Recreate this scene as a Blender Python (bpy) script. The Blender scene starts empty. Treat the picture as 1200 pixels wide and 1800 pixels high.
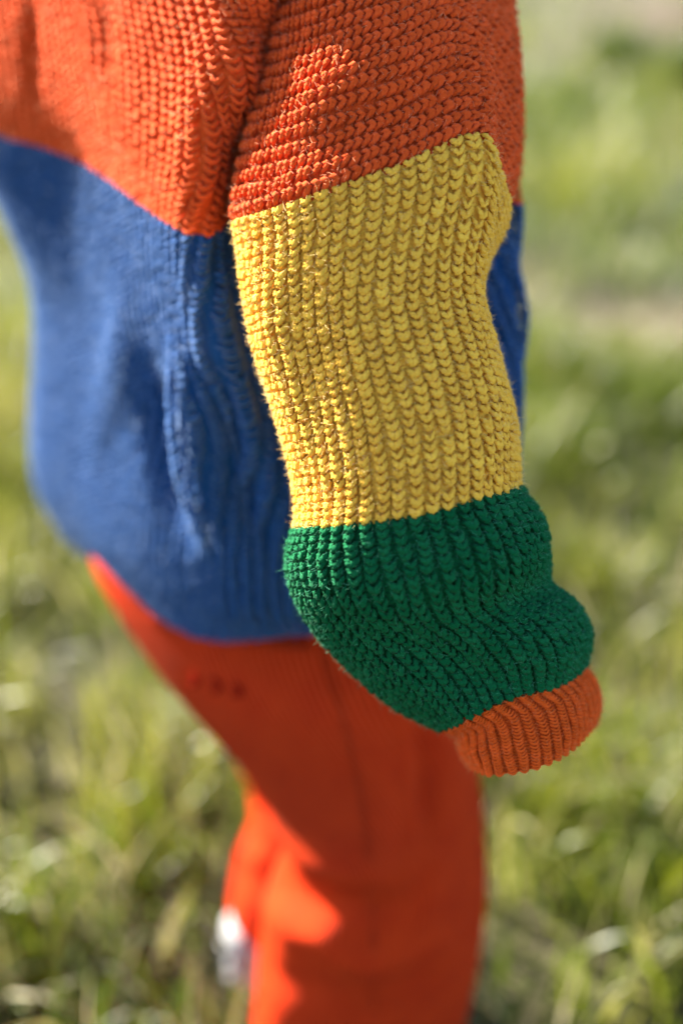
import bpy, bmesh, math, random
import numpy as np
from mathutils import Vector, Matrix

# ------------------------------------------------------------------ camera, sky, sun, exposure
SC = bpy.context.scene
COL = SC.collection
CAM_H, PITCH = 0.97, math.radians(28.0)
cam = bpy.data.objects.new('camera', bpy.data.cameras.new('camera'))
COL.objects.link(cam)
cam.location = (0, 0, CAM_H)
cam.rotation_euler = (math.pi / 2 - PITCH, 0, 0)
cam.data.sensor_fit = 'VERTICAL'
cam.data.sensor_height = 36
cam.data.sensor_width = 24
cam.data.lens = 50
cam.data.clip_start = 0.02
cam.data.clip_end = 400
cam.data.dof.use_dof = True
cam.data.dof.focus_distance = 0.712
cam.data.dof.aperture_fstop = 1.85
SC.camera = cam

SUN_AZ, SUN_EL = math.radians(-45.0), math.radians(24.0)       # azimuth from +Y towards +X
SUN = Vector((math.sin(SUN_AZ) * math.cos(SUN_EL), math.cos(SUN_AZ) * math.cos(SUN_EL), math.sin(SUN_EL)))
world = bpy.data.worlds.new('World')
SC.world = world
world.use_nodes = True
wn = world.node_tree.nodes
sky = wn.new('ShaderNodeTexSky')
sky.sky_type = 'NISHITA'
sky.sun_disc = False
sky.sun_elevation = SUN_EL
sky.sun_rotation = SUN_AZ
wn['Background'].inputs['Strength'].default_value = 0.064
world.node_tree.links.new(sky.outputs[0], wn['Background'].inputs['Color'])
sun = bpy.data.objects.new('sun', bpy.data.lights.new('sun', 'SUN'))
COL.objects.link(sun)
sun.data.energy = 5.0
sun.data.angle = math.radians(0.53)
sun.data.color = (1.0, 0.93, 0.82)
sun.rotation_euler = SUN.to_track_quat('Z', 'Y').to_euler()
sun.location = SUN * 20
SC.view_settings.view_transform = 'Standard'
SC.view_settings.look = 'None'
SC.view_settings.gamma = 1
SC.view_settings.exposure = 2.7
SC.cycles.use_denoising = True

RNG = np.random.default_rng(7)
random.seed(7)

# ------------------------------------------------------------------ helpers: layout
CF = np.array([0, math.cos(PITCH), -math.sin(PITCH)])
CU = np.array([0, math.sin(PITCH), math.cos(PITCH)])
CR = np.array([1.0, 0, 0])
CO = np.array([0, 0, CAM_H])
K_PX = 0.36 / 900

def ray(px, py):
    return CF + CR * ((px - 600) * K_PX) + CU * ((900 - py) * K_PX)
def at_depth(px, py, d):
    return CO + ray(px, py) * d
def at_y(px, py, y):
    r = ray(px, py)
    return CO + r * (y / r[1])
def x_at(px, y, z):
    d = y * math.cos(PITCH) + (CAM_H - z) * math.sin(PITCH)
    return (px - 600) * K_PX * d
def to_px(P):
    q = P - CO
    d = q @ CF
    return np.stack([600 + (q @ CR) / d / K_PX, 900 - (q @ CU) / d / K_PX], -1), d

def value_noise(x, y, scale, seed, octaves=3):
    out = np.zeros_like(x); amp = 1.0; tot = 0
    for o in range(octaves):
        r = np.random.default_rng(seed + o).random((64, 64))
        fx, fy = x / scale * 2 ** o + 13.7 * o, y / scale * 2 ** o + 5.1 * o
        ix, iy = np.floor(fx).astype(int), np.floor(fy).astype(int)
        tx, ty = fx - ix, fy - iy
        tx, ty = tx * tx * (3 - 2 * tx), ty * ty * (3 - 2 * ty)
        g = lambda a, b: r[a % 64, b % 64]
        v = (g(ix, iy) * (1 - tx) + g(ix + 1, iy) * tx) * (1 - ty) + (g(ix, iy + 1) * (1 - tx) + g(ix + 1, iy + 1) * tx) * ty
        out += v * amp; tot += amp; amp *= 0.5
    return out / tot

# ------------------------------------------------------------------ helpers: objects
def np_mesh(name, verts, faces, uvs=None, smooth=True, mat_index=None, attr=None):
    """verts (n,3), faces (m,k) all with the same k, uvs (m,k,2)"""
    verts = np.asarray(verts, np.float32); faces = np.asarray(faces, np.int32)
    me = bpy.data.meshes.new(name)
    k = faces.shape[1]
    me.vertices.add(len(verts)); me.vertices.foreach_set('co', verts.ravel())
    me.loops.add(faces.size); me.loops.foreach_set('vertex_index', faces.ravel())
    me.polygons.add(len(faces))
    me.polygons.foreach_set('loop_start', np.arange(0, faces.size, k, dtype=np.int32))
    me.polygons.foreach_set('loop_total', np.full(len(faces), k, np.int32))
    if smooth:
        me.polygons.foreach_set('use_smooth', np.ones(len(faces), bool))
    if mat_index is not None:
        me.polygons.foreach_set('material_index', np.asarray(mat_index, np.int32))
    if uvs is not None:
        uv = me.uv_layers.new(name='UVMap')
        uv.data.foreach_set('uv', np.asarray(uvs, np.float32).ravel())
    if attr is not None:
        a = me.attributes.new('tone', 'FLOAT', 'POINT')
        a.data.foreach_set('value', np.asarray(attr, np.float32))
    me.update(calc_edges=True)
    me.validate()
    return me

def obj(name, me, mats, parent=None, **props):
    o = bpy.data.objects.new(name, me)
    COL.objects.link(o)
    if me is not None:
        for m in (mats if isinstance(mats, (list, tuple)) else [mats]):
            if m: me.materials.append(m)
    if parent is not None: o.parent = parent
    for k, v in props.items(): o[k] = v
    return o

def join_np(parts):
    """parts: list of (verts, faces, uvs, tone)"""
    V, F, U, T = [], [], [], []; n = 0
    for v, f, u, t in parts:
        V.append(v); F.append(f + n); U.append(u); T.append(t); n += len(v)
    return np.concatenate(V), np.concatenate(F), np.concatenate(U), np.concatenate(T)

# ------------------------------------------------------------------ helpers: materials
def new_mat(name):
    m = bpy.data.materials.new(name); m.use_nodes = True
    nt = m.node_tree; b = nt.nodes['Principled BSDF']
    return m, nt, b

def ramp(nt, fac, stops):
    r = nt.nodes.new('ShaderNodeValToRGB')
    e = r.color_ramp.elements
    while len(e) < len(stops): e.new(0.5)
    for el, (p, c) in zip(e, stops):
        el.position = p; el.color = (*c, 1)
    nt.links.new(fac, r.inputs[0])
    return r.outputs[0]

def wool(name, col, sheen=0.04, ply=True, tint=None):
    m, nt, b = new_mat(name)
    L = nt.links.new
    tex = nt.nodes.new('ShaderNodeTexCoord')
    no = nt.nodes.new('ShaderNodeTexNoise'); no.inputs['Scale'].default_value = 260; no.inputs['Detail'].default_value = 3
    L(tex.outputs['Object'], no.inputs['Vector'])
    at = nt.nodes.new('ShaderNodeAttribute'); at.attribute_name = 'tone'
    ad = nt.nodes.new('ShaderNodeMath'); ad.operation = 'MULTIPLY_ADD'
    L(no.outputs['Fac'], ad.inputs[0]); ad.inputs[1].default_value = 0.6
    L(at.outputs['Fac'], ad.inputs[2])
    c = np.array(col)
    lo = tuple(c * 0.80); hi = tuple(np.minimum(c * 1.14 + 0.006, 1))
    L(ramp(nt, ad.outputs[0], [(0.1, lo), (1.0, hi)]), b.inputs['Base Color'])
    b.inputs['Roughness'].default_value = 1.0
    b.inputs['Specular IOR Level'].default_value = 0.06
    b.inputs['Sheen Weight'].default_value = sheen
    b.inputs['Sheen Roughness'].default_value = 0.42
    b.inputs['Sheen Tint'].default_value = (*(tint or (1, 0.95, 0.9)), 1)
    no2 = nt.nodes.new('ShaderNodeTexNoise'); no2.inputs['Scale'].default_value = 1500; no2.inputs['Detail'].default_value = 2
    L(tex.outputs['Object'], no2.inputs['Vector'])
    h = no2.outputs['Fac']
    if ply:
        sp = nt.nodes.new('ShaderNodeSeparateXYZ'); L(tex.outputs['UV'], sp.inputs[0])
        k1 = nt.nodes.new('ShaderNodeMath'); k1.operation = 'MULTIPLY_ADD'
        L(sp.outputs['X'], k1.inputs[0]); k1.inputs[1].default_value = 2 * math.pi * 7
        k2 = nt.nodes.new('ShaderNodeMath'); k2.operation = 'MULTIPLY'
        L(sp.outputs['Y'], k2.inputs[0]); k2.inputs[1].default_value = 2 * math.pi * 3
        L(k2.outputs[0], k1.inputs[2])
        s = nt.nodes.new('ShaderNodeMath'); s.operation = 'SINE'; L(k1.outputs[0], s.inputs[0])
        mx = nt.nodes.new('ShaderNodeMath'); mx.operation = 'MULTIPLY_ADD'
        L(s.outputs[0], mx.inputs[0]); mx.inputs[1].default_value = 0.35; L(h, mx.inputs[2])
        h = mx.outputs[0]
    bp = nt.nodes.new('ShaderNodeBump'); bp.inputs['Strength'].default_value = 0.6; bp.inputs['Distance'].default_value = 0.0006
    L(h, bp.inputs['Height']); L(bp.outputs[0], b.inputs['Normal'])
    return m

M = {
    'orange': wool('orange_wool', (0.70, 0.078, 0.012), sheen=0.10, tint=(1, 0.82, 0.58)),
    'blue': wool('blue_wool', (0.006, 0.058, 0.22), sheen=0.5, tint=(0.62, 0.8, 1)),
    'yellow': wool('yellow_wool', (0.99, 0.485, 0.056)),
    'green': wool('green_wool', (0.002, 0.100, 0.033), tint=(0.75, 1, 0.88)),
    'cuff': wool('orange_cuff_wool', (0.78, 0.100, 0.010)),
}

# ------------------------------------------------------------------ helpers: lofted cloth surfaces
def catmull(P, ts, periodic):
    """P (n, ...) values at integer params; ts in [0, n-1] or [0, n) if periodic"""
    n = len(P)
    i = np.floor(ts).astype(int)
    if not periodic: i = np.clip(i, 0, n - 2)
    f = (ts - i).reshape((-1,) + (1,) * (P.ndim - 1))
    g = (lambda k: P[k % n]) if periodic else (lambda k: P[np.clip(k, 0, n - 1)])
    p0, p1, p2, p3 = g(i - 1), g(i), g(i + 1), g(i + 2)
    if not periodic:
        p0 = np.where((i == 0).reshape(f.shape), 2 * p1 - p2, p0)
        p3 = np.where((i == n - 2).reshape(f.shape), 2 * p2 - p1, p3)
    return 0.5 * ((2 * p1) + (-p0 + p2) * f + (2 * p0 - 5 * p1 + 4 * p2 - p3) * f ** 2 + (-p0 + 3 * p1 - 3 * p2 + p3) * f ** 3)

class Cloth:
    """closed tube: v runs along the stations (0..1), u round it (0..1)"""
    def __init__(self, ctrl, ns=420, nt=420):
        ctrl = np.asarray(ctrl, float)
        S, K, _ = ctrl.shape
        ring = catmull(ctrl.transpose(1, 0, 2), np.linspace(0, K, 8 * nt + 1)[:-1], True).transpose(1, 0, 2)
        ev = []
        for r in ring:                                            # even spacing round each section
            c = np.concatenate([r, r[:1]])
            l = np.concatenate([[0], np.cumsum(np.linalg.norm(np.diff(c, axis=0), axis=1))])
            q = np.linspace(0, l[-1], nt + 1)
            ev.append(np.stack([np.interp(q, l, c[:, k]) for k in range(3)], -1))
        ev = np.array(ev)
        dense = catmull(ev, np.linspace(0, S - 1, 4 * ns), False)
        step = np.linalg.norm(np.diff(dense, axis=0), axis=2)
        l = np.concatenate([[0], np.cumsum(step.mean(1))])
        self.length = l[-1]
        si = np.interp(np.linspace(0, l[-1], ns + 1), l, np.linspace(0, S - 1, 4 * ns))
        self.station_v = np.interp(np.arange(S), np.linspace(0, S - 1, 4 * ns), l) / l[-1]
        self.P = catmull(ev, si, False)
        self.ns, self.nt = ns, nt
        self.normals()
        self.girth = np.linalg.norm(np.diff(self.P, axis=1), axis=2).sum(1).mean()
    def normals(self):
        P = self.P
        du = np.empty_like(P)
        du[:, 1:-1] = P[:, 2:] - P[:, :-2]
        du[:, 0] = du[:, -1] = P[:, 1] - P[:, -2]
        dv = np.gradient(P, axis=0)
        N = np.cross(du, dv)
        N /= np.linalg.norm(N, axis=2, keepdims=True) + 1e-12
        c = P[:, :-1].mean(1, keepdims=True)
        if ((P - c) * N).sum() < 0: N = -N
        self.N = N
    def snap(self, pts):
        """pixels of the photograph -> points of the camera-facing side"""
        px, d = to_px(self.P)
        facing = ((self.P - CO) * self.N).sum(2) < 0
        out = []
        for p in pts:
            e = ((px - np.array(p)) ** 2).sum(2) + np.where(facing, 0, 1e9)
            out.append(self.P[np.unravel_index(e.argmin(), e.shape)])
        return np.array(out)
    def ridge(self, pts, amp, width, snap=True, ends=True):
        """raise (or sink) the cloth along a polyline"""
        Q = self.snap(pts) if snap else np.asarray(pts, float)
        t = np.linspace(0, len(Q) - 1, 8 * len(Q))
        C = catmull(Q, t, False) if len(Q) > 1 else Q
        fade = np.sin(np.linspace(0.12, 0.88, len(C)) * math.pi) if ends and len(C) > 1 else np.ones(len(C))
        best = np.zeros(self.P.shape[:2])
        for c, f in zip(C, fade):
            d2 = ((self.P - c) ** 2).sum(2)
            best = np.maximum(best, f * np.exp(-d2 / width ** 2))
        self.P += self.N * (amp * best)[..., None]
        self.P[:, -1] = self.P[:, 0]
    def ripple(self, amp, fu, fv, seed):
        r = np.random.default_rng(seed)
        u = np.linspace(0, 2 * math.pi, self.nt + 1)[None]; v = np.linspace(0, 1, self.ns + 1)[:, None]
        h = 0
        for k in range(5):
            a = r.integers(1, fu + 1); b = r.uniform(0.3, fv); ph = r.uniform(0, 6.28, 2)
            h = h + np.sin(a * u + ph[0] + 2 * np.sin(b * 3 * v)) * np.cos(b * 6.28 * v + ph[1])
        self.P += self.N * (amp * h / 2.5)[..., None]
    def look(self, u, v):
        fu = (u % 1.0) * self.nt; fv = np.clip(v, 0, 1) * self.ns
        iu = np.minimum(fu.astype(int), self.nt - 1); iv = np.minimum(fv.astype(int), self.ns - 1)
        a = (fu - iu)[..., None]; b = (fv - iv)[..., None]
        def bl(G):
            return (G[iv, iu] * (1 - a) + G[iv, iu + 1] * a) * (1 - b) + (G[iv + 1, iu] * (1 - a) + G[iv + 1, iu + 1] * a) * b
        return bl(self.P), bl(self.N)
    def sheet(self, v0, v1, off, nu=160, nv=None, uv_rep=1.0):
        nv = nv or max(3, int((v1 - v0) * self.length / 0.005))
        u, v = np.meshgrid(np.linspace(0, 1, nu + 1)[:-1], np.linspace(v0, v1, nv + 1))
        P, N = self.look(u, v)
        P = P + N * off
        idx = np.arange((nv + 1) * nu).reshape(nv + 1, nu)
        n2 = np.roll(idx, -1, 1)
        F = np.stack([idx[:-1], n2[:-1], n2[1:], idx[1:]], -1).reshape(-1, 4)
        U = np.stack([u, v], -1)
        u2 = np.roll(u, -1, 1).copy(); u2[:, -1] = 1.0
        U2 = np.stack([u2, v], -1)
        UV = np.stack([U[:-1], U2[:-1], U2[1:], U[1:]], 2).reshape(-1, 4, 2)
        return P.reshape(-1, 3), F, UV * uv_rep, np.full(P.shape[0] * P.shape[1], 0.3)

def sweep(P, N, R, sides, tone, flat=0.9, twist=0.0, lobe=0.0):
    n, k, _ = P.shape
    T = np.gradient(P, axis=1)
    T /= np.linalg.norm(T, axis=2, keepdims=True) + 1e-12
    B = np.cross(T, N); B /= np.linalg.norm(B, axis=2, keepdims=True) + 1e-12
    W = np.cross(B, T)
    ang = np.linspace(0, 2 * math.pi, sides + 1)[:-1]
    A = ang[None] + twist * np.linspace(0, 1, k)[:, None]                       # the plies wind round the yarn
    Rl = R[:, :, None] * (1 + lobe * np.cos(3 * ang))[None, None]
    V = P[:, :, None] + (B[:, :, None] * np.cos(A)[None, :, :, None] + W[:, :, None] * flat * np.sin(A)[None, :, :, None]) * Rl[..., None]
    idx = np.arange(n * k * sides).reshape(n, k, sides)
    nx = np.roll(idx, -1, 2)
    F = np.stack([idx[:, :-1], nx[:, :-1], nx[:, 1:], idx[:, 1:]], -1).reshape(-1, 4)
    a0 = np.arange(sides) / sides; a1 = a0 + 1 / sides
    l = np.linspace(0, 1, k)
    q = np.empty((n, k - 1, sides, 4, 2))
    q[..., 0, 0] = q[..., 1, 0] = l[:-1][None, :, None]
    q[..., 2, 0] = q[..., 3, 0] = l[1:][None, :, None]
    q[..., 0, 1] = q[..., 3, 1] = a0
    q[..., 1, 1] = q[..., 2, 1] = a1
    return V.reshape(-1, 3), F, q.reshape(-1, 4, 2), np.repeat(tone, k * sides)

def knit(G, v0, v1, rib, row, r, along='v', k=9, sides=6, seed=0, wob=0.09, crown=0.11, girth=None, u_range=(0, 1), spread=0.40, bars=True, lift=0.0, ply=False, bspan=0.95):
    """rows of V stitches lying on the cloth, ribs running along v (or round, along u)"""
    rg = np.random.default_rng(seed)
    L = (v1 - v0) * G.length
    C = (girth or G.girth) * (u_range[1] - u_range[0])
    if along == 'v':
        nrib, nrow = max(3, round(C / rib)), max(1, round(L / row))
    else:
        nrib, nrow = max(1, round(L / rib)), max(3, round(C / row))
    I, J = np.meshgrid(np.arange(nrib), np.arange(nrow), indexing='ij')
    I = I.ravel().astype(float); J = J.ravel().astype(float); n = len(I)
    def place(a, b, c):
        A = I[:, None] + 0.5 + a; Bv = J[:, None] + 0.5 + b
        if along == 'v':
            u = u_range[0] + A / nrib * (u_range[1] - u_range[0]); v = v0 + Bv / nrow * (v1 - v0)
        else:
            v = v0 + A / nrib * (v1 - v0); u = u_range[0] + Bv / nrow * (u_range[1] - u_range[0])
        P, Nn = G.look(u, v)
        return P + Nn * (c + lift)[..., None], Nn
    w = np.linspace(-1, 1, k)[None]
    sw = np.sqrt(w * w + 0.045)
    ja, jb, jc, jr = (rg.normal(0, wob, (n, 1)) for _ in range(4))
    jl = rg.normal(0, wob, (n, 1))
    a = spread * w * (1 + jl) + ja * 0.5 + 0.05 * np.sin(J * 0.55 + I * 1.9)[:, None]
    b = 0.48 * bspan + 0.02 - bspan * sw + jb
    c = rib * crown * np.cos(math.pi * np.clip(a, -.5, .5)) + r * (0.55 - 1.9 * np.maximum(sw - 0.45, 0) ** 1.3) + jc * r
    P, Nn = place(a, b, c)
    R = r * (0.84 + 0.62 * sw - 0.72 * sw ** 3) * (1 + jr * 1.1)
    tone = np.clip(0.25 + rg.normal(0, 0.18, n), 0, 0.65)
    out = [sweep(P, Nn, R, sides, tone, 0.9, 2 * math.pi * 1.6 if ply else 0, 0.19 if ply else 0)]
    if bars:
        kb = 4
        wb = np.linspace(-1, 1, kb)[None]
        a = 0.5 + 0.24 * wb + 0 * ja; b = 0.05 + 0.25 * (wb ** 2) + jb
        c = -r * 0.85 - r * 0.3 * wb ** 2 + 0 * ja
        P, Nn = place(a, b, c)
        out.append(sweep(P, Nn, r * 0.72 * np.ones((n, kb)), max(4, sides - 2), tone))
    return out

def fuzz(G, v0, v1, count, seed, length=0.0030, lift=0.0026, width=0.00008):
    rg = np.random.default_rng(seed)
    u = rg.random(count); v = v0 + (v1 - v0) * rg.random(count)
    P, N = G.look(u, v)
    D = N * rg.uniform(0.2, 1.0, (count, 1)) + rg.normal(0, 0.6, (count, 3))
    D /= np.linalg.norm(D, axis=1, keepdims=True)
    S = np.cross(D, rg.normal(0, 1, (count, 3))); S /= np.linalg.norm(S, axis=1, keepdims=True)
    Ln = length * rg.uniform(0.4, 1.5, (count, 1))
    bend = rg.normal(0, 0.35, (count, 3)) * Ln
    A = P + N * lift
    Bm = A + D * Ln * 0.55 + bend * 0.3
    E = A + D * Ln + bend
    V = np.stack([A - S * width, A + S * width, Bm + S * width * 0.8, Bm - S * width * 0.8, E + S * width * .3, E - S * width * .3], 1)
    i = np.arange(count)[:, None] * 6
    F = np.concatenate([i + np.array([0, 1, 2, 3]), i + np.array([3, 2, 4, 5])])
    return V.reshape(-1, 3), F, np.zeros((len(F), 4, 2)), np.full(count * 6, 0.5)

def fuzz_mat(name, col):
    m, nt, b = new_mat(name)
    c = (*col, 1)
    b.inputs['Base Color'].default_value = c; b.inputs['Roughness'].default_value = 0.9; b.inputs['Specular IOR Level'].default_value = 0.1
    tr = nt.nodes.new('ShaderNodeBsdfTranslucent'); tr.inputs['Color'].default_value = c
    ms = nt.nodes.new('ShaderNodeMixShader'); ms.inputs[0].default_value = 0.5
    nt.links.new(b.outputs[0], ms.inputs[1]); nt.links.new(tr.outputs[0], ms.inputs[2])
    nt.links.new(ms.outputs[0], nt.nodes['Material Output'].inputs['Surface'])
    return m
FZ = {'orange_wool': fuzz_mat('orange_fuzz', (0.85, 0.42, 0.24)), 'blue_wool': fuzz_mat('blue_fuzz', (0.36, 0.48, 0.76)), 'yellow_wool': fuzz_mat('yellow_fuzz', (0.90, 0.70, 0.32)),  # fibres paler than their wool: sunlit whitening put into the colour
      'green_wool': fuzz_mat('green_fuzz', (0.10, 0.38, 0.24)), 'orange_cuff_wool': fuzz_mat('cuff_fuzz', (0.75, 0.25, 0.10))}
def cloth_part(name, pieces, mat, parent, hairs=None, **props):
    pieces = list(pieces) + ([hairs] if hairs else [])
    V, F, U, T = join_np(pieces)
    mi = np.zeros(len(F), np.int32)
    if hairs: mi[-len(hairs[1]):] = 1
    return obj(name, np_mesh(name, V, F, U, True, mi, T), [mat, FZ[mat.name]] if hairs else mat, parent, **props)

# ------------------------------------------------------------------ the ground
def soil_mask(x, y):
    """bare, dry patches of earth"""
    g = lambda cx, cy, rx, ry: np.exp(-(((x - cx) / rx) ** 2 + ((y - cy) / ry) ** 2))
    return np.clip(1.1 * g(0.62, 2.60, 0.26, 0.17) + 0.7 * g(0.36, 2.95, 0.16, 0.24) + 1.2 * g(1.35, 6.3, 0.55, 0.9) + 0.5 * g(0.95, 5.2, 0.3, 0.3)
                   + 0.5 * (value_noise(x, y, 1.3, 5) > 0.66), 0, 1)

def ground_z(x, y):
    g = np.exp(-(((x - 1.38) / 0.36) ** 2 + ((y - 5.75) / 0.35) ** 2))
    return 0.14 * g + 0.03 * (value_noise(x, y, 0.8, 3) - 0.5) * np.clip((y - 1.3) / 0.6, 0, 1)

m, nt, b = new_mat('soil')
tex = nt.nodes.new('ShaderNodeTexCoord')
n1 = nt.nodes.new('ShaderNodeTexNoise'); n1.inputs['Scale'].default_value = 1.4; n1.inputs['Detail'].default_value = 6
n2 = nt.nodes.new('ShaderNodeTexNoise'); n2.inputs['Scale'].default_value = 60; n2.inputs['Detail'].default_value = 5
nt.links.new(tex.outputs['Object'], n1.inputs['Vector']); nt.links.new(tex.outputs['Object'], n2.inputs['Vector'])
at = nt.nodes.new('ShaderNodeAttribute'); at.attribute_name = 'tone'
c_grass = ramp(nt, n1.outputs['Fac'], [(0.3, (0.020, 0.032, 0.004)), (0.7, (0.050, 0.066, 0.008))])
c_soil = ramp(nt, n2.outputs['Fac'], [(0.3, (0.05, 0.032, 0.016)), (0.7, (0.135, 0.09, 0.052))])
mx = nt.nodes.new('ShaderNodeMix'); mx.data_type = 'RGBA'
nt.links.new(at.outputs['Fac'], mx.inputs[0]); nt.links.new(c_grass, mx.inputs[6]); nt.links.new(c_soil, mx.inputs[7])
nt.links.new(mx.outputs[2], b.inputs['Base Color'])
b.inputs['Roughness'].default_value = 0.95
bp = nt.nodes.new('ShaderNodeBump'); bp.inputs['Strength'].default_value = 0.7; bp.inputs['Distance'].default_value = 0.02
nt.links.new(n2.outputs['Fac'], bp.inputs['Height']); nt.links.new(bp.outputs[0], b.inputs['Normal'])
M['soil'] = m

gx = np.concatenate([[-120, -40, -15, -8], np.linspace(-5, 5, 101), [8, 15, 40, 120]])
gy = np.concatenate([[-60, -20, -6, -3], np.linspace(-1.5, 11, 126), [14, 25, 60, 160]])
X, Y = np.meshgrid(gx, gy)
Z = ground_z(X, Y)
idx = np.arange(X.size).reshape(X.shape)
F = np.stack([idx[:-1, :-1], idx[:-1, 1:], idx[1:, 1:], idx[1:, :-1]], -1).reshape(-1, 4)
obj('ground', np_mesh('ground', np.stack([X, Y, Z], -1).reshape(-1, 3), F, None, True, None, soil_mask(X, Y).ravel()), M['soil'],
    kind='structure', label='grassy ground with bare earth patches')

# ------------------------------------------------------------------ grass
m, nt, b = new_mat('grass_blade')
at = nt.nodes.new('ShaderNodeAttribute'); at.attribute_name = 'tone'
c = ramp(nt, at.outputs['Fac'], [(0.0, (0.026, 0.055, 0.003)), (0.35, (0.108, 0.145, 0.006)), (0.62, (0.195, 0.203, 0.014)), (0.8, (0.27, 0.25, 0.075)), (1.0, (0.46, 0.41, 0.26))])
nt.links.new(c, b.inputs['Base Color'])
b.inputs['Roughness'].default_value = 0.42
b.inputs['Specular IOR Level'].default_value = 0.5
tr = nt.nodes.new('ShaderNodeBsdfTranslucent'); nt.links.new(c, tr.inputs['Color'])
ms = nt.nodes.new('ShaderNodeMixShader'); ms.inputs[0].default_value = 0.42
nt.links.new(b.outputs[0], ms.inputs[1]); nt.links.new(tr.outputs[0], ms.inputs[2])
nt.links.new(ms.outputs[0], nt.nodes['Material Output'].inputs['Surface'])
M['grass'] = m

def blades(x, y, length, width, lean_amt, tone, seg, rg, z0=None):
    n = len(x)
    az = rg.uniform(0, 2 * math.pi, n); faz = az + rg.normal(0, 0.9, n) + math.pi / 2
    lean = np.stack([np.cos(az), np.sin(az)], -1); side = np.stack([np.cos(faz), np.sin(faz)], -1)
    q = np.linspace(0, 1, seg + 1)
    ang = lean_amt[:, None] * q[None] ** 1.2                                   # tilt from vertical
    dl = length[:, None] / seg
    hx = np.concatenate([np.zeros((n, 1)), np.cumsum(np.sin(ang[:, 1:]) * dl, 1)], 1)
    hz = np.concatenate([np.zeros((n, 1)), np.cumsum(np.cos(ang[:, 1:]) * dl, 1)], 1)
    base = np.stack([x, y, ground_z(x, y) - 0.004], -1)
    C = base[:, None] + np.concatenate([lean[:, None] * hx[..., None], hz[..., None]], -1)
    wq = (1 - q ** 2.2) * 0.95 + 0.05
    S = np.concatenate([side, np.zeros((n, 1))], -1)[:, None] * (width[:, None] * wq[None] * 0.5)[..., None]
    V = np.stack([C - S, C + S], 2)                                             # n, seg+1, 2, 3
    i = np.arange(n * (seg + 1) * 2).reshape(n, seg + 1, 2)
    F = np.stack([i[:, :-1, 0], i[:, :-1, 1], i[:, 1:, 1], i[:, 1:, 0]], -1).reshape(-1, 4)
    return V.reshape(-1, 3), F, np.zeros((len(F), 4, 2)), np.repeat(tone, (seg + 1) * 2)

def grass_field(n, x0, x1, y0, y1, len_rng, wid_rng, seg, seed, straw=0.22, flat=0.5):
    rg = np.random.default_rng(seed)
    x = rg.uniform(x0, x1, n); y = rg.uniform(y0, y1, n)
    cl = value_noise(x, y, 0.16, 21) ; cl2 = value_noise(x, y, 0.6, 31)
    keep = rg.random(n) < np.clip(0.25 + 2.2 * (cl - 0.32), 0.12, 1) * (1 - 0.9 * soil_mask(x, y))
    x, y, cl, cl2 = x[keep], y[keep], cl[keep], cl2[keep]; k = len(x)
    length = rg.uniform(*len_rng, k) * (0.6 + 0.9 * cl)
    tread = np.exp(-(((x + 0.07) / 0.13) ** 2 + ((y - 0.90) / 0.10) ** 2))      # trodden round the feet
    length *= 1 - 0.72 * tread
    width = rg.uniform(*wid_rng, k)
    lean = np.abs(rg.normal(0.95, 0.5, k)) * (1 if flat is None else 1)
    t = np.clip(0.33 + 1.1 * (cl2 - 0.5) + rg.normal(0, 0.14, k), 0.02, 0.72)
    st = rg.random(k) < straw * (0.5 + cl2)
    t = np.where(st, rg.uniform(0.74, 1.0, k), t)
    return blades(x, y, length, width, lean, t, seg, rg)

parts = [grass_field(84000, -1.75, 1.75, 0.55, 2.5, (0.05, 0.14), (0.0025, 0.0065), 4, 101, 0.13),
         grass_field(900, 0.13, 0.62, 0.80, 1.25, (0.07, 0.14), (0.005, 0.010), 5, 105, 0.4),
         grass_field(500, -0.6, -0.12, 0.80, 1.3, (0.08, 0.17), (0.004, 0.009), 5, 106, 0.3),
         grass_field(7000, -1.2, 1.2, -0.6, 0.55, (0.05, 0.10), (0.003, 0.006), 3, 102),
         grass_field(46000, -3.6, 3.6, 2.5, 5.0, (0.05, 0.12), (0.004, 0.009), 3, 103, 0.13),
         grass_field(34000, -6.5, 6.5, 5.0, 11, (0.06, 0.13), (0.007, 0.016), 2, 104, 0.12)]
V, F, U, T = join_np(parts)
obj('grass', np_mesh('grass', V, F, None, True, None, T), M['grass'], kind='stuff', label='sunlit olive green grass with pale dry blades', category='grass')

def tussock(px, py, n, h, seed, label):
    p = at_depth(px, py, 1.0) - CO; p = CO + p * (CAM_H / -p[2])
    rg = np.random.default_rng(seed)
    x = p[0] + rg.normal(0, 0.05, n); y = p[1] + rg.normal(0, 0.06, n)
    V, F, U, T = blades(x, y, rg.uniform(0.5, 1, n) * h, rg.uniform(.006, .012, n), np.abs(rg.normal(.7, .3, n)), rg.uniform(0.0, 0.3, n), 4, rg)
    V[:, :2] -= p[:2]
    o = obj('grass_tussock', np_mesh('grass_tussock', V, F, None, True, None, T), M['grass'], label=label, category='grass tussock', group='dark tussocks by the bare earth')
    o.location = (p[0], p[1], 0)
tussock(1085, 125, 260, 0.20, 5, 'dark grass tussock at the left end of the bare earth patch')
tussock(1200, 155, 260, 0.20, 6, 'dark grass tussock at the right edge of the photo below bare earth')

# ------------------------------------------------------------------ the person
person = obj('person', None, None, label='child in colour-block knitted sweater and orange-red trousers standing in the grass', category='person')
sweater = None

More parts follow.
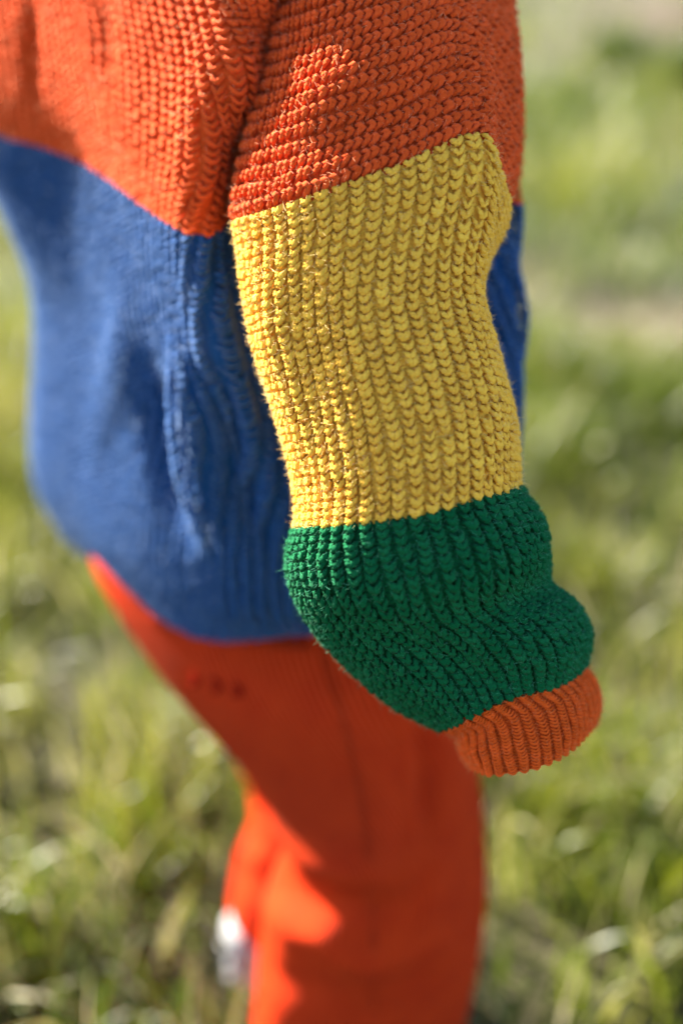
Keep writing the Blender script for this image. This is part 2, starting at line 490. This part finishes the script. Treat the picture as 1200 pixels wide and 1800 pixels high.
# right sleeve: sections in order shoulder -> cuff: left edge, front crease, right edge (photo pixels), depth, half thickness, sag
ST = [
    ((590, -250), (790, -300), (860, -230), .815, .050, 0),
    ((500, -90), (780, -140), (885, -40), .795, .054, 0),
    ((478, 90), (793, -10), (903, 100), .778, .057, 0),
    ((440, 235), (815, 118), (906, 235), .766, .058, 0),
    ((416, 345), (828, 212), (896, 320), .758, .058, 0),
    ((417, 388), (836, 243), (889, 352), .755, .058, 0),
    ((424, 430), (846, 290), (882, 395), .753, .058, 0),
    ((436, 520), (838, 400), (850, 460), .751, .058, 0),
    ((452, 600), (826, 500), (838, 530), .750, .058, 2),
    ((480, 700), (840, 610), (872, 630), .749, .060, 4),
    ((508, 800), (862, 715), (899, 730), .749, .062, 8),
    ((524, 880), (868, 805), (906, 805), .749, .063, 12),
    ((522, 930), (862, 872), (909, 856), .749, .063, 14),
    ((511, 985), (880, 930), (945, 915), .749, .064, 14),
    ((524, 1045), (895, 990), (958, 980), .750, .063, 10),
    ((560, 1110), (905, 1050), (962, 1026), .753, .054, 6),
    ((622, 1175), (955, 1090), (1002, 1060), .758, .051, 4),
    ((695, 1235), (980, 1150), (1028, 1112), .763, .047, 2),
    ((776, 1278), (972, 1207), (1022, 1170), .768, .046, 0),
    ((806, 1292), (995, 1232), (1040, 1196), .769, .043, 2),
    ((812, 1322), (1008, 1280), (1051, 1238), .771, .042, 14),
    ((832, 1350), (1005, 1318), (1042, 1275), .773, .040, 22),
]
def section(L, Rg, R, d, bt, sag):
    L, Rg, R = (np.array(p, float) for p in (L, Rg, R))
    ax = np.array([-(Rg - L)[1], (Rg - L)[0]]); ax /= np.linalg.norm(ax)         # towards the cuff
    f = lambda q: L + (Rg - L) * q + ax * sag * 4 * q * (1 - q)
    W = R - L
    pts = [(L + W * 0.30 - ax * 4, d + bt * 0.92), (L + W * 0.06, d + bt * 0.50), (L, d), (f(0.10), d - bt * 0.52), (f(0.34), d - bt * 0.92), (f(0.68), d - bt * 0.98),
           (Rg, d - bt * 0.70), (R, d + bt * 0.05), (L + W * 0.92, d + bt * 0.62), (L + W * 0.65, d + bt * 0.95)]
    return [at_depth(p[0], p[1], dd) for p, dd in pts]
SL = Cloth([section(*s) for s in ST], 460, 420)
# folds of the sleeve
SL.ridge([(836, 60), (838, 240), (842, 330), (835, 430)], 0.004, 0.012)
SL.ridge([(560, 400), (545, 560), (570, 720)], -0.004, 0.022)
SL.ridge([(470, 470), (500, 620), (540, 780)], 0.003, 0.014)
SL.ridge([(960, 1036), (890, 1075), (800, 1090)], -0.006, 0.016)
SL.ridge([(1010, 1120), (930, 1140), (840, 1120), (740, 1075)], 0.004, 0.016)
SL.ridge([(930, 1215), (840, 1185), (740, 1140), (650, 1100)], -0.008, 0.016)
SL.ridge([(930, 960), (860, 1010), (800, 1050)], 0.005, 0.018)
SL.ridge([(560, 1010), (640, 1050), (720, 1120)], 0.004, 0.020)
SL.ridge([(520, 200), (640, 130), (760, 90)], 0.003, 0.014)
SL.ridge([(480, 300), (600, 240), (800, 190)], -0.003, 0.012)
SL.ridge([(812, 1288), (838, 1312), (858, 1340), (868, 1362)], 0.002, 0.008, ends=False)
SL.ripple(0.0012, 7, 4, 3)
SL.normals()
sv = SL.station_v
V_CAP, V_YEL, V_GRN, V_CUF = sv[5], sv[12], sv[18], sv[21]

# torso: horizontal sections from the neck down to the hem
def ring_at(z, A, B, C, D, E, Fp, G, H, dz=(0,) * 8):
    P = lambda t, k: np.array([x_at(t[0], t[1], z + dz[k]), t[1], z + dz[k]])
    W = lambda t, k: np.array([t[0], t[1], z + dz[k]])
    return [W(E, 4), W(Fp, 5), P(G, 6), P(H, 7), P(A, 0), P(B, 1), P(C, 2), P(D, 3)]
TS = [
    [np.array([-.02 + .065 * math.cos(a), .93 + .07 * math.sin(a), .955]) for a in np.radians([60, 115, 165, 200, 240, 275, 315, 10])],
    ring_at(.915, (300, .86), (560, .83), (800, .85), (850, .90), (.05, 1.080), (-.07, 1.130), (40, 1.085), (130, 0.950)),
    ring_at(.87, (440, .79), (545, .835), (830, .86), (880, .88), (.06, 1.130), (-.08, 1.190), (-60, 1.095), (150, 0.920)),
    ring_at(.82, (405, .768), (505, .868), (850, .86), (896, .87), (.065, 1.140), (-.09, 1.200), (-60, 1.095), (100, 0.925)),
    ring_at(.775, (362, .766), (462, .880), (850, .85), (899, .865), (.065, 1.140), (-.09, 1.200), (-75, 1.095), (112, 0.925)),
    ring_at(.735, (345, .770), (468, .860), (850, .84), (887, .86), (.065, 1.140), (-.085, 1.200), (-65, 1.090), (140, 0.930)),
    ring_at(.68, (345, .772), (500, .810), (855, .82), (890, .86), (.065, 1.140), (-.08, 1.190), (8, 1.085), (150, 0.932)),
    ring_at(.62, (360, .772), (540, .782), (860, .795), (892, .86), (.07, 1.140), (-.08, 1.190), (70, 1.080), (160, 0.932)),
    ring_at(.56, (370, .775), (550, .775), (850, .79), (884, .86), (.07, 1.130), (-.08, 1.180), (84, 1.080), (155, 0.928)),
    ring_at(.505, (365, .785), (560, .770), (850, .79), (884, .86), (.065, 1.12), (-.075, 1.17), (80, 1.075), (150, .923), (-.01, 0, 0, 0, -.01, -.02, -.02, -.015)),
    ring_at(.478, (358, .800), (562, .778), (845, .79), (880, .86), (.062, 1.115), (-.072, 1.165), (88, 1.068), (165, .928), (-.014, 0, 0, 0, -.015, -.03, -.034, -.028)),
    ring_at(.460, (352, .815), (560, .790), (850, .79), (890, .86), (.06, 1.11), (-.07, 1.16), (128, 1.05), (205, .935), (-.018, 0, 0, 0, -.02, -.04, -.052, -.042)),
]
TO = Cloth(TS, 420, 520)
TO.ridge([(330, 620), (345, 760), (362, 930)], 0.017, 0.013)
TO.ridge([(372, 520), (420, 700), (470, 850), (520, 960)], 0.016, 0.014)
TO.ridge([(270, 690), (285, 780), (300, 880)], -0.024, 0.024)
TO.ridge([(385, 690), (415, 820), (440, 930)], -0.017, 0.014)
TO.ridge([(230, 540), (215, 640), (170, 760)], 0.006, 0.02)
TO.ridge([(480, 560), (490, 800)], -0.010, 0.02)
TO.ridge([(365, 100), (338, 250), (335, 390)], 0.005, 0.018)
TO.ridge([(180, 0), (200, 120)], -0.006, 0.012)
TO.ridge([(60, 20), (60, 150)], -0.008, 0.010)
TO.ripple(0.0022, 9, 3, 11)
TO.normals()
tv = TO.station_v
T_MID, T_HEM = tv[5], 1.0

# left sleeve, hanging beside the far flank
def arm_ring(c, r1, r2, axis):
    axis = Vector(axis).normalized(); s = axis.cross(Vector((0, 0, 1))).normalized() if abs(axis.z) < .99 else Vector((1, 0, 0)); t = axis.cross(s)
    return [np.array(Vector(c) + s * r1 * math.cos(a) + t * r2 * math.sin(a)) for a in np.linspace(0, 2 * math.pi, 9)[:-1]]
LA = [((-.13, 1.09, .885), .050, .055), ((-.18, 1.215, .85), .058, .062), ((-.23, 1.285, .785), .060, .064), ((-.265, 1.285, .72), .060, .064), ((-.26, 1.29, .66), .060, .064), ((-.21, 1.275, .615), .056, .060),
      ((-.13, 1.26, .585), .046, .048), ((-.085, 1.262, .57), .038, .040), ((-.05, 1.264, .56), .036, .038)]
LS = Cloth([arm_ring(c, a, b_, Vector(LA[min(i + 1, len(LA) - 1)][0]) - Vector(LA[max(i - 1, 0)][0])) for i, (c, a, b_) in enumerate(LA)], 200, 200)
LS.ripple(0.003, 6, 4, 5); LS.normals()
lv = LS.station_v

# the sweater: its yoke is the part, the other colour blocks hang on it
RIB, ROW, YR = 0.0086, 0.0047, 0.00152
yoke = [TO.sheet(0.0, T_MID, -0.0014, 200)] + knit(TO, 0.0, T_MID, RIB, ROW, YR, k=6, sides=5, seed=1, bars=False, crown=0.13, spread=0.40)
sweater = cloth_part('sweater', yoke, M['orange'], person, fuzz(TO, 0, T_MID, 20000, 41), label='chunky ribbed knit sweater in orange, blue, yellow and green blocks', kind='stuff')
cloth_part('body_band', [TO.sheet(T_MID, T_HEM, -0.0034, 200)] + knit(TO, T_MID, T_HEM, RIB, ROW, YR, k=6, sides=4, seed=2, bars=False, crown=0.26, spread=0.28),
           M['blue'], sweater, fuzz(TO, T_MID, T_HEM, 26000, 42), label='blue knitted lower body of the sweater', kind='stuff')
cloth_part('sleeve_cap', [SL.sheet(0, V_CAP, -0.0012, 180)] + knit(SL, 0.0, V_CAP, RIB * 0.98, ROW, YR, along='u', seed=3, girth=0.40, spread=0.35, crown=0.17, bspan=1.1, k=9, sides=7, ply=True),
           M['orange'], sweater, fuzz(SL, 0, V_CAP, 9000, 43, 0.0022), label='orange sleeve top with ribs running round the arm', kind='stuff')
cloth_part('sleeve_band', [SL.sheet(V_CAP, V_YEL, -0.0012, 180)] + knit(SL, V_CAP, V_YEL, RIB, ROW, YR, seed=4, girth=0.40, bspan=1.16, spread=0.355, crown=0.13, k=11, sides=9, ply=True),
           M['yellow'], sweater, fuzz(SL, V_CAP, V_YEL, 14000, 44, 0.0023), label='yellow ribbed sleeve band', kind='stuff')
cloth_part('sleeve_band', [SL.sheet(V_YEL, V_GRN, -0.0012, 180)] + knit(SL, V_YEL, V_GRN, RIB, ROW, YR, seed=5, girth=0.40, bspan=1.26, spread=0.335, crown=0.19, k=11, sides=9, ply=True),
           M['green'], sweater, fuzz(SL, V_YEL, V_GRN, 9000, 45, 0.0023), label='green ribbed sleeve band', kind='stuff')
cuff_pieces = [SL.sheet(V_GRN, 1.0, -0.0012, 180), SL.sheet(V_GRN, 1.0, -0.0055, 120)] + knit(SL, V_GRN, 1.0, 0.0054, 0.0015, 0.00078, k=7, sides=5, seed=6, girth=0.205, crown=0.18, wob=0.03, spread=0.37)
cloth_part('cuff', cuff_pieces, M['cuff'], sweater, fuzz(SL, V_GRN, 1.0, 2500, 46, 0.002), label='orange fine ribbed cuff covering the hand', kind='stuff')
for nm, a, bnd, mat, ring_way, lab in (('sleeve_cap', 0, lv[2], 'orange', 'u', 'orange top of the far sleeve'), ('sleeve_band', lv[2], lv[4], 'yellow', 'v', 'yellow band of the far sleeve'),
                                       ('sleeve_band', lv[4], lv[6], 'green', 'v', 'green band of the far sleeve'), ('cuff', lv[6], 1.0, 'cuff', 'v', 'orange cuff of the far sleeve')):
    cloth_part(nm, [LS.sheet(a, bnd, -0.0022, 60)] + knit(LS, a, bnd, RIB, ROW, YR, along=ring_way, k=5, sides=4, seed=9, bars=False), M[mat], sweater, label=lab, kind='stuff')

# ------------------------------------------------------------------ trousers
m, nt, b = new_mat('red_corduroy')
tex = nt.nodes.new('ShaderNodeTexCoord')
no = nt.nodes.new('ShaderNodeTexNoise'); no.inputs['Scale'].default_value = 40; no.inputs['Detail'].default_value = 4
nt.links.new(tex.outputs['Object'], no.inputs['Vector'])
nt.links.new(ramp(nt, no.outputs['Fac'], [(0.3, (0.74, 0.040, 0.006)), (0.7, (0.84, 0.056, 0.008))]), b.inputs['Base Color'])
b.inputs['Roughness'].default_value = 0.8
b.inputs['Specular IOR Level'].default_value = 0.05
b.inputs['Sheen Weight'].default_value = 0.05; b.inputs['Sheen Roughness'].default_value = 0.4; b.inputs['Sheen Tint'].default_value = (1, 0.7, 0.4, 1)
sp = nt.nodes.new('ShaderNodeSeparateXYZ'); nt.links.new(tex.outputs['UV'], sp.inputs[0])
k1 = nt.nodes.new('ShaderNodeMath'); k1.operation = 'MULTIPLY'; k1.inputs[1].default_value = 2 * math.pi * 130; nt.links.new(sp.outputs['X'], k1.inputs[0])
s = nt.nodes.new('ShaderNodeMath'); s.operation = 'SINE'; nt.links.new(k1.outputs[0], s.inputs[0])
bp = nt.nodes.new('ShaderNodeBump'); bp.inputs['Strength'].default_value = 1.0; bp.inputs['Distance'].default_value = 0.003
nt.links.new(s.outputs[0], bp.inputs['Height']); nt.links.new(bp.outputs[0], b.inputs['Normal'])
M['red'] = m

def leg_section(L, R, y, bt, tilt=0.0):
    L, R = np.array(L, float), np.array(R, float)
    a = at_y(L[0], L[1], y); c = at_y(R[0], R[1], y + tilt)
    mid = (a + c) / 2; w = (c - a) / 2
    dirs = [(math.cos(t), math.sin(t)) for t in np.linspace(0, 2 * math.pi, 11)[:-1]]
    return [mid + w * math.copysign(abs(cx) ** 0.9, cx) + np.array([0, bt * -sy, 0]) for cx, sy in dirs]
RL = Cloth([leg_section(*t) for t in [
    ((190, 760), (780, 800), .97, .085, -.10), ((165, 870), (790, 920), .97, .088, -.11), ((163, 975), (800, 1050), .965, .088, -.12), ((248, 1110), (806, 1140), .93, .086, -.11), ((330, 1207), (818, 1230), .89, .083, -.07),
    ((415, 1308), (835, 1320), .85, .080, -.03), ((484, 1408), (846, 1410), .818, .076), ((505, 1490), (851, 1495), .81, .074), ((470, 1580), (851, 1585), .808, .074),
    ((452, 1690), (838, 1690), .808, .072), ((445, 1790), (818, 1790), .808, .070), ((438, 1900), (800, 1900), .808, .068), ((440, 2020), (785, 2020), .808, .066)]], 260, 260)
RL.ridge([(480, 1480), (560, 1520), (640, 1530), (740, 1500)], 0.010, 0.014)
RL.ridge([(470, 1600), (560, 1650), (640, 1690), (760, 1660)], 0.010, 0.014)
RL.ridge([(500, 1560), (600, 1590), (700, 1590)], -0.008, 0.014)
RL.ridge([(640, 1180), (700, 1320), (740, 1480), (720, 1680)], 0.003, 0.014)
RL.ridge([(800, 1380), (760, 1560), (800, 1720)], 0.005, 0.02)
RL.ridge([(460, 1700), (560, 1740), (660, 1790)], -0.006, 0.016)
RL.ridge([(540, 1340), (640, 1400), (740, 1400)], -0.004, 0.02)
RL.ridge([(735, 1260), (745, 1400), (735, 1560)], -0.010, 0.011)
RL.ridge([(700, 1280), (712, 1420), (700, 1560)], 0.009, 0.011)
RL.ridge([(300, 1120), (420, 1220), (520, 1280)], 0.004, 0.03)
RL.ripple(0.002, 4, 3, 8); RL.normals()
LL = Cloth([leg_section(*t) for t in [
    ((200, 800), (760, 800), .99, .08), ((230, 930), (760, 930), .99, .085), ((280, 1060), (740, 1060), .985, .09), ((340, 1190), (720, 1190), .98, .085), ((405, 1290), (700, 1290), .975, .078),
    ((432, 1360), (690, 1360), .97, .072), ((440, 1440), (690, 1440), .965, .070), ((418, 1520), (680, 1530), .96, .070), ((406, 1580), (672, 1605), .957, .070)]], 200, 200)
LL.ridge([(430, 1400), (470, 1430), (500, 1440)], -0.008, 0.014)
LL.ridge([(425, 1500), (470, 1510), (500, 1500)], 0.006, 0.014)
LL.ripple(0.0025, 4, 3, 18); LL.normals()
def leg_mesh(C, hem=True):
    ps = [C.sheet(0, 1, 0, 220, 150)]
    ps.append(C.sheet(0.80, 1, -0.004, 120, 20))
    return ps
trousers = cloth_part('trousers', leg_mesh(RL) + leg_mesh(LL), M['red'], person, label='orange-red corduroy trousers')

# seams and the back pocket
m2, nt2, b2 = new_mat('dark_red_thread')
b2.inputs['Base Color'].default_value = (0.24, 0.010, 0.005, 1); b2.inputs['Roughness'].default_value = 1.0; b2.inputs['Specular IOR Level'].default_value = 0.0
M['thread'] = m2
def on_surface(C, pts, n=40):
    pp = catmull(np.array(pts, float), np.linspace(0, len(pts) - 1, n), False)
    c = C.snap(pp)
    for _ in range(2): c[1:-1] = (c[:-2] + c[1:-1] * 2 + c[2:]) / 4
    d = [np.linalg.norm(C.P - p, axis=2) for p in c]
    N = np.array([C.N[np.unravel_index(x.argmin(), x.shape)] for x in d])
    return c, N
def cord(name, C, pts, r, mat, parent, lift=0.0, **kw):
    c, N = on_surface(C, pts)
    P, F, U, T = sweep((c + N * lift)[None], N[None], np.full((1, len(c)), r), 8, np.array([0.3]), 0.6)
    return obj(name, np_mesh(name, P, F, U, True, None, T), mat, parent, **kw)
cord('side_seam', RL, [(562, 1120), (590, 1220), (618, 1330), (640, 1450), (655, 1600), (650, 1780)], 0.0014, M['red'], trousers)
pk = [(265, 1084), (320, 1108), (400, 1122), (480, 1130), (545, 1134)]
cord('pocket_edge', RL, pk, 0.0042, M['red'], trousers, 0.001, label='stitched welt of the back pocket')
cord('pocket_slit', RL, [(p[0], p[1] - 12) for p in pk], 0.0042, M['thread'], trousers, -0.0008, label='dark slit of the back pocket')
for pts in ([(338, 1186), (346, 1194), (340, 1206)], [(372, 1196), (386, 1203), (378, 1219)], [(412, 1204), (424, 1211), (415, 1226)]):
    cord('embroidered_mark', RL, pts, 0.0024, M['thread'], trousers, 0.0005, label='small dark embroidered mark on the seat')

# ------------------------------------------------------------------ shoes
mw, ntw, bw = new_mat('white_leather')
bw.inputs['Base Color'].default_value = (0.38, 0.38, 0.39, 1); bw.inputs['Roughness'].default_value = 0.5
mr, ntr, br = new_mat('white_rubber')
br.inputs['Base Color'].default_value = (0.45, 0.44, 0.43, 1); br.inputs['Roughness'].default_value = 0.6
def shoe_parts():
    # along +X from heel (0) to toe (0.165)
    xs = [0.0, .006, .022, .05, .08, .105, .13, .15, .162, .166]
    hs = [.040, .056, .062, .064, .066, .054, .044, .036, .026, .016]
    ws = [.016, .026, .031, .031, .030, .033, .035, .032, .022, .008]
    up = []
    for x, h, w in zip(xs, hs, ws):
        up.append([np.array([x, w * math.copysign(abs(math.cos(a)) ** 0.7, math.cos(a)), .016 + max(0, math.sin(a)) ** 0.8 * (h - .016) - max(0, -math.sin(a)) * .002]) for a in np.linspace(0, 2 * math.pi, 13)[:-1]])
    so = []
    for x, w in zip(xs, ws):
        so.append([np.array([x * 1.03 - .002, (w + .004) * math.copysign(abs(math.cos(a)) ** 0.5, math.cos(a)), .010 + .010 * math.copysign(abs(math.sin(a)) ** 0.6, math.sin(a))]) for a in np.linspace(0, 2 * math.pi, 13)[:-1]])
    return Cloth(up, 40, 40), Cloth(so, 40, 40)
UP, SO = shoe_parts()
for (sx, sy, sz, rz) in ((-0.103, 0.938, 0.002, 0.30), (-0.075, 0.812, -0.002, 0.12)):
    sh = obj('shoe', np_mesh('shoe', *UP.sheet(0, 1, 0, 40, 40)[:3]), mw, person, label='white shoe')
    sh.location = (sx, sy, sz); sh.rotation_euler = (0, 0, rz)
    obj('sole', np_mesh('sole', *SO.sheet(0, 1, 0, 40, 40)[:3]), mr, sh)
    for q in (.085, .098, .111):
        pth = np.array([[q, -.020 + .040 * t, (.064 - (q - .085) * .5) - .012 * (2 * t - 1) ** 2] for t in np.linspace(0, 1, 8)])
        Vv, Ff, Uu, Tt = sweep(pth[None], np.tile([[[0, 0, 1.0]]], (1, 8, 1)), np.full((1, 8), .0028), 6, np.array([.3]))
        obj('lace', np_mesh('lace', Vv, Ff, Uu), mr, sh)

# ------------------------------------------------------------------ body inside the clothes, and head above the frame
ms_, nts, bs = new_mat('skin')
bs.inputs['Base Color'].default_value = (0.62, 0.36, 0.26, 1); bs.inputs['Roughness'].default_value = 0.55
bs.inputs['Subsurface Weight'].default_value = 0.1
mh, nth, bh = new_mat('light_brown_hair')
bh.inputs['Base Color'].default_value = (0.22, 0.13, 0.06, 1); bh.inputs['Roughness'].default_value = 0.5
verts, edges, rad = [], [], []
def chain(pts, start=None):
    prev = start
    for p, r in pts:
        verts.append(tuple(p)); rad.append(r)
        if prev is not None: edges.append((prev, len(verts) - 1))
        prev = len(verts) - 1
    return prev
pelvis = chain([((-.05, .90, .50), .070)])
chest = chain([((-.045, .91, .62), .070), ((-.04, .92, .74), .075), ((-.035, .925, .83), .070)], pelvis)
neck = chain([((-.025, .93, .915), .034), ((-.018, .933, .955), .032), ((.0, .935, 1.01), .062), ((.005, .937, 1.075), .076), ((.0, .937, 1.13), .055)], chest)
c1 = at_depth(680, 60, .785); c2 = at_depth(700, 860, .752); c3 = at_depth(895, 1200, .768); c4 = at_depth(945, 1300, .775)
w_r = chain([(tuple(np.array([-.005, .85, .85])), .040), (tuple(c1), .034), (tuple((c1 + c2) / 2), .030), (tuple(c2), .027), (tuple((c2 + c3) / 2), .025), (tuple(c3), .018), (tuple(c3 * .5 + c4 * .5), .020)], chest)
hand = np.array(c4); ax_ = (c4 - c3) / np.linalg.norm(c4 - c3)
sd = np.cross(ax_, CF); sd /= np.linalg.norm(sd)
for k, off in enumerate((-.014, -.005, .005, .013)):
    b0 = c3 * .4 + c4 * .6 + sd * off
    chain([(tuple(b0), .008), (tuple(b0 + ax_ * .010), .0065), (tuple(b0 + ax_ * .018 - CF * .004 * -1), .006)], w_r)
chain([(tuple(c3 * .7 + c4 * .3 + sd * .020), .008), (tuple(c3 * .45 + c4 * .55 + sd * .024), .007)], w_r)
w_l = chain([((-.09, 1.04, .85), .042), ((-.18, 1.165, .85), .036), ((-.24, 1.262, .78), .030), ((-.255, 1.285, .67), .027), ((-.13, 1.26, .587), .020), ((-.08, 1.262, .57), .018)], chest)
for off in (-.012, -.004, .004, .012):
    chain([((-.068, 1.262 + off, .567), .007), ((-.058, 1.262 + off, .562), .006)], w_l)
chain([((-.075, 1.245, .575), .007), ((-.066, 1.243, .57), .006)], w_l)
ra = at_y(560, 1130, .85); rk = at_y(680, 1500, .81)
chain([(tuple(ra), .048), (tuple((ra + rk) / 2), .042), (tuple(rk), .034), ((-.025, .808, .16), .030), ((-.045, .808, .07), .022), ((-.03, .808, .035), .025), ((.03, .815, .028), .018)], pelvis)
la = at_y(520, 1130, .97); lk = at_y(560, 1380, .965)
chain([(tuple(la), .046), (tuple((la + lk) / 2), .040), (tuple(lk), .033), ((-.045, .957, .16), .028), ((-.06, .957, .085), .020), ((-.04, .963, .055), .018), ((.0, .98, .048), .018)], pelvis)
me = bpy.data.meshes.new('body'); me.from_pydata(verts, edges, [])
body = obj('body', me, ms_, person, label='body of the child inside the clothes')
sk = body.modifiers.new('skin', 'SKIN')
for i, v in enumerate(me.skin_vertices[0].data):
    v.radius = (rad[i], rad[i]); v.use_root = (i == 0)
sub = body.modifiers.new('sub', 'SUBSURF'); sub.levels = 1; sub.render_levels = 1
sk.use_smooth_shade = True
# hair: a cap of strands round the back of the head
hs_paths, hs_n = [], []
rg = np.random.default_rng(77)
for k in range(420):
    th = rg.uniform(0, 2 * math.pi); ph0 = rg.uniform(0, 0.5)
    end = 2.1 if abs((th + math.pi) % (2 * math.pi) - math.pi) > 0.9 else 1.0          # fringe over the face (+X)
    q = np.linspace(ph0, end * rg.uniform(0.85, 1.05), 7)
    rr = 0.088 * (1 + rg.uniform(0, 0.08))
    P = np.stack([.0 + rr * np.sin(q) * math.cos(th), .937 + rr * np.sin(q) * math.sin(th), 1.068 + rr * 1.1 * np.cos(q)], -1)
    hs_paths.append(P); hs_n.append(P - np.array([0, .937, 1.06]))
P = np.array(hs_paths); N = np.array(hs_n); N /= np.linalg.norm(N, axis=2, keepdims=True)
Vv, Ff, Uu, Tt = sweep(P, N, np.full(P.shape[:2], .005) * np.linspace(1, .3, 7)[None], 5, np.full(len(P), .3))
obj('hair', np_mesh('hair', Vv, Ff, Uu), mh, person, kind='stuff', label='light brown hair')
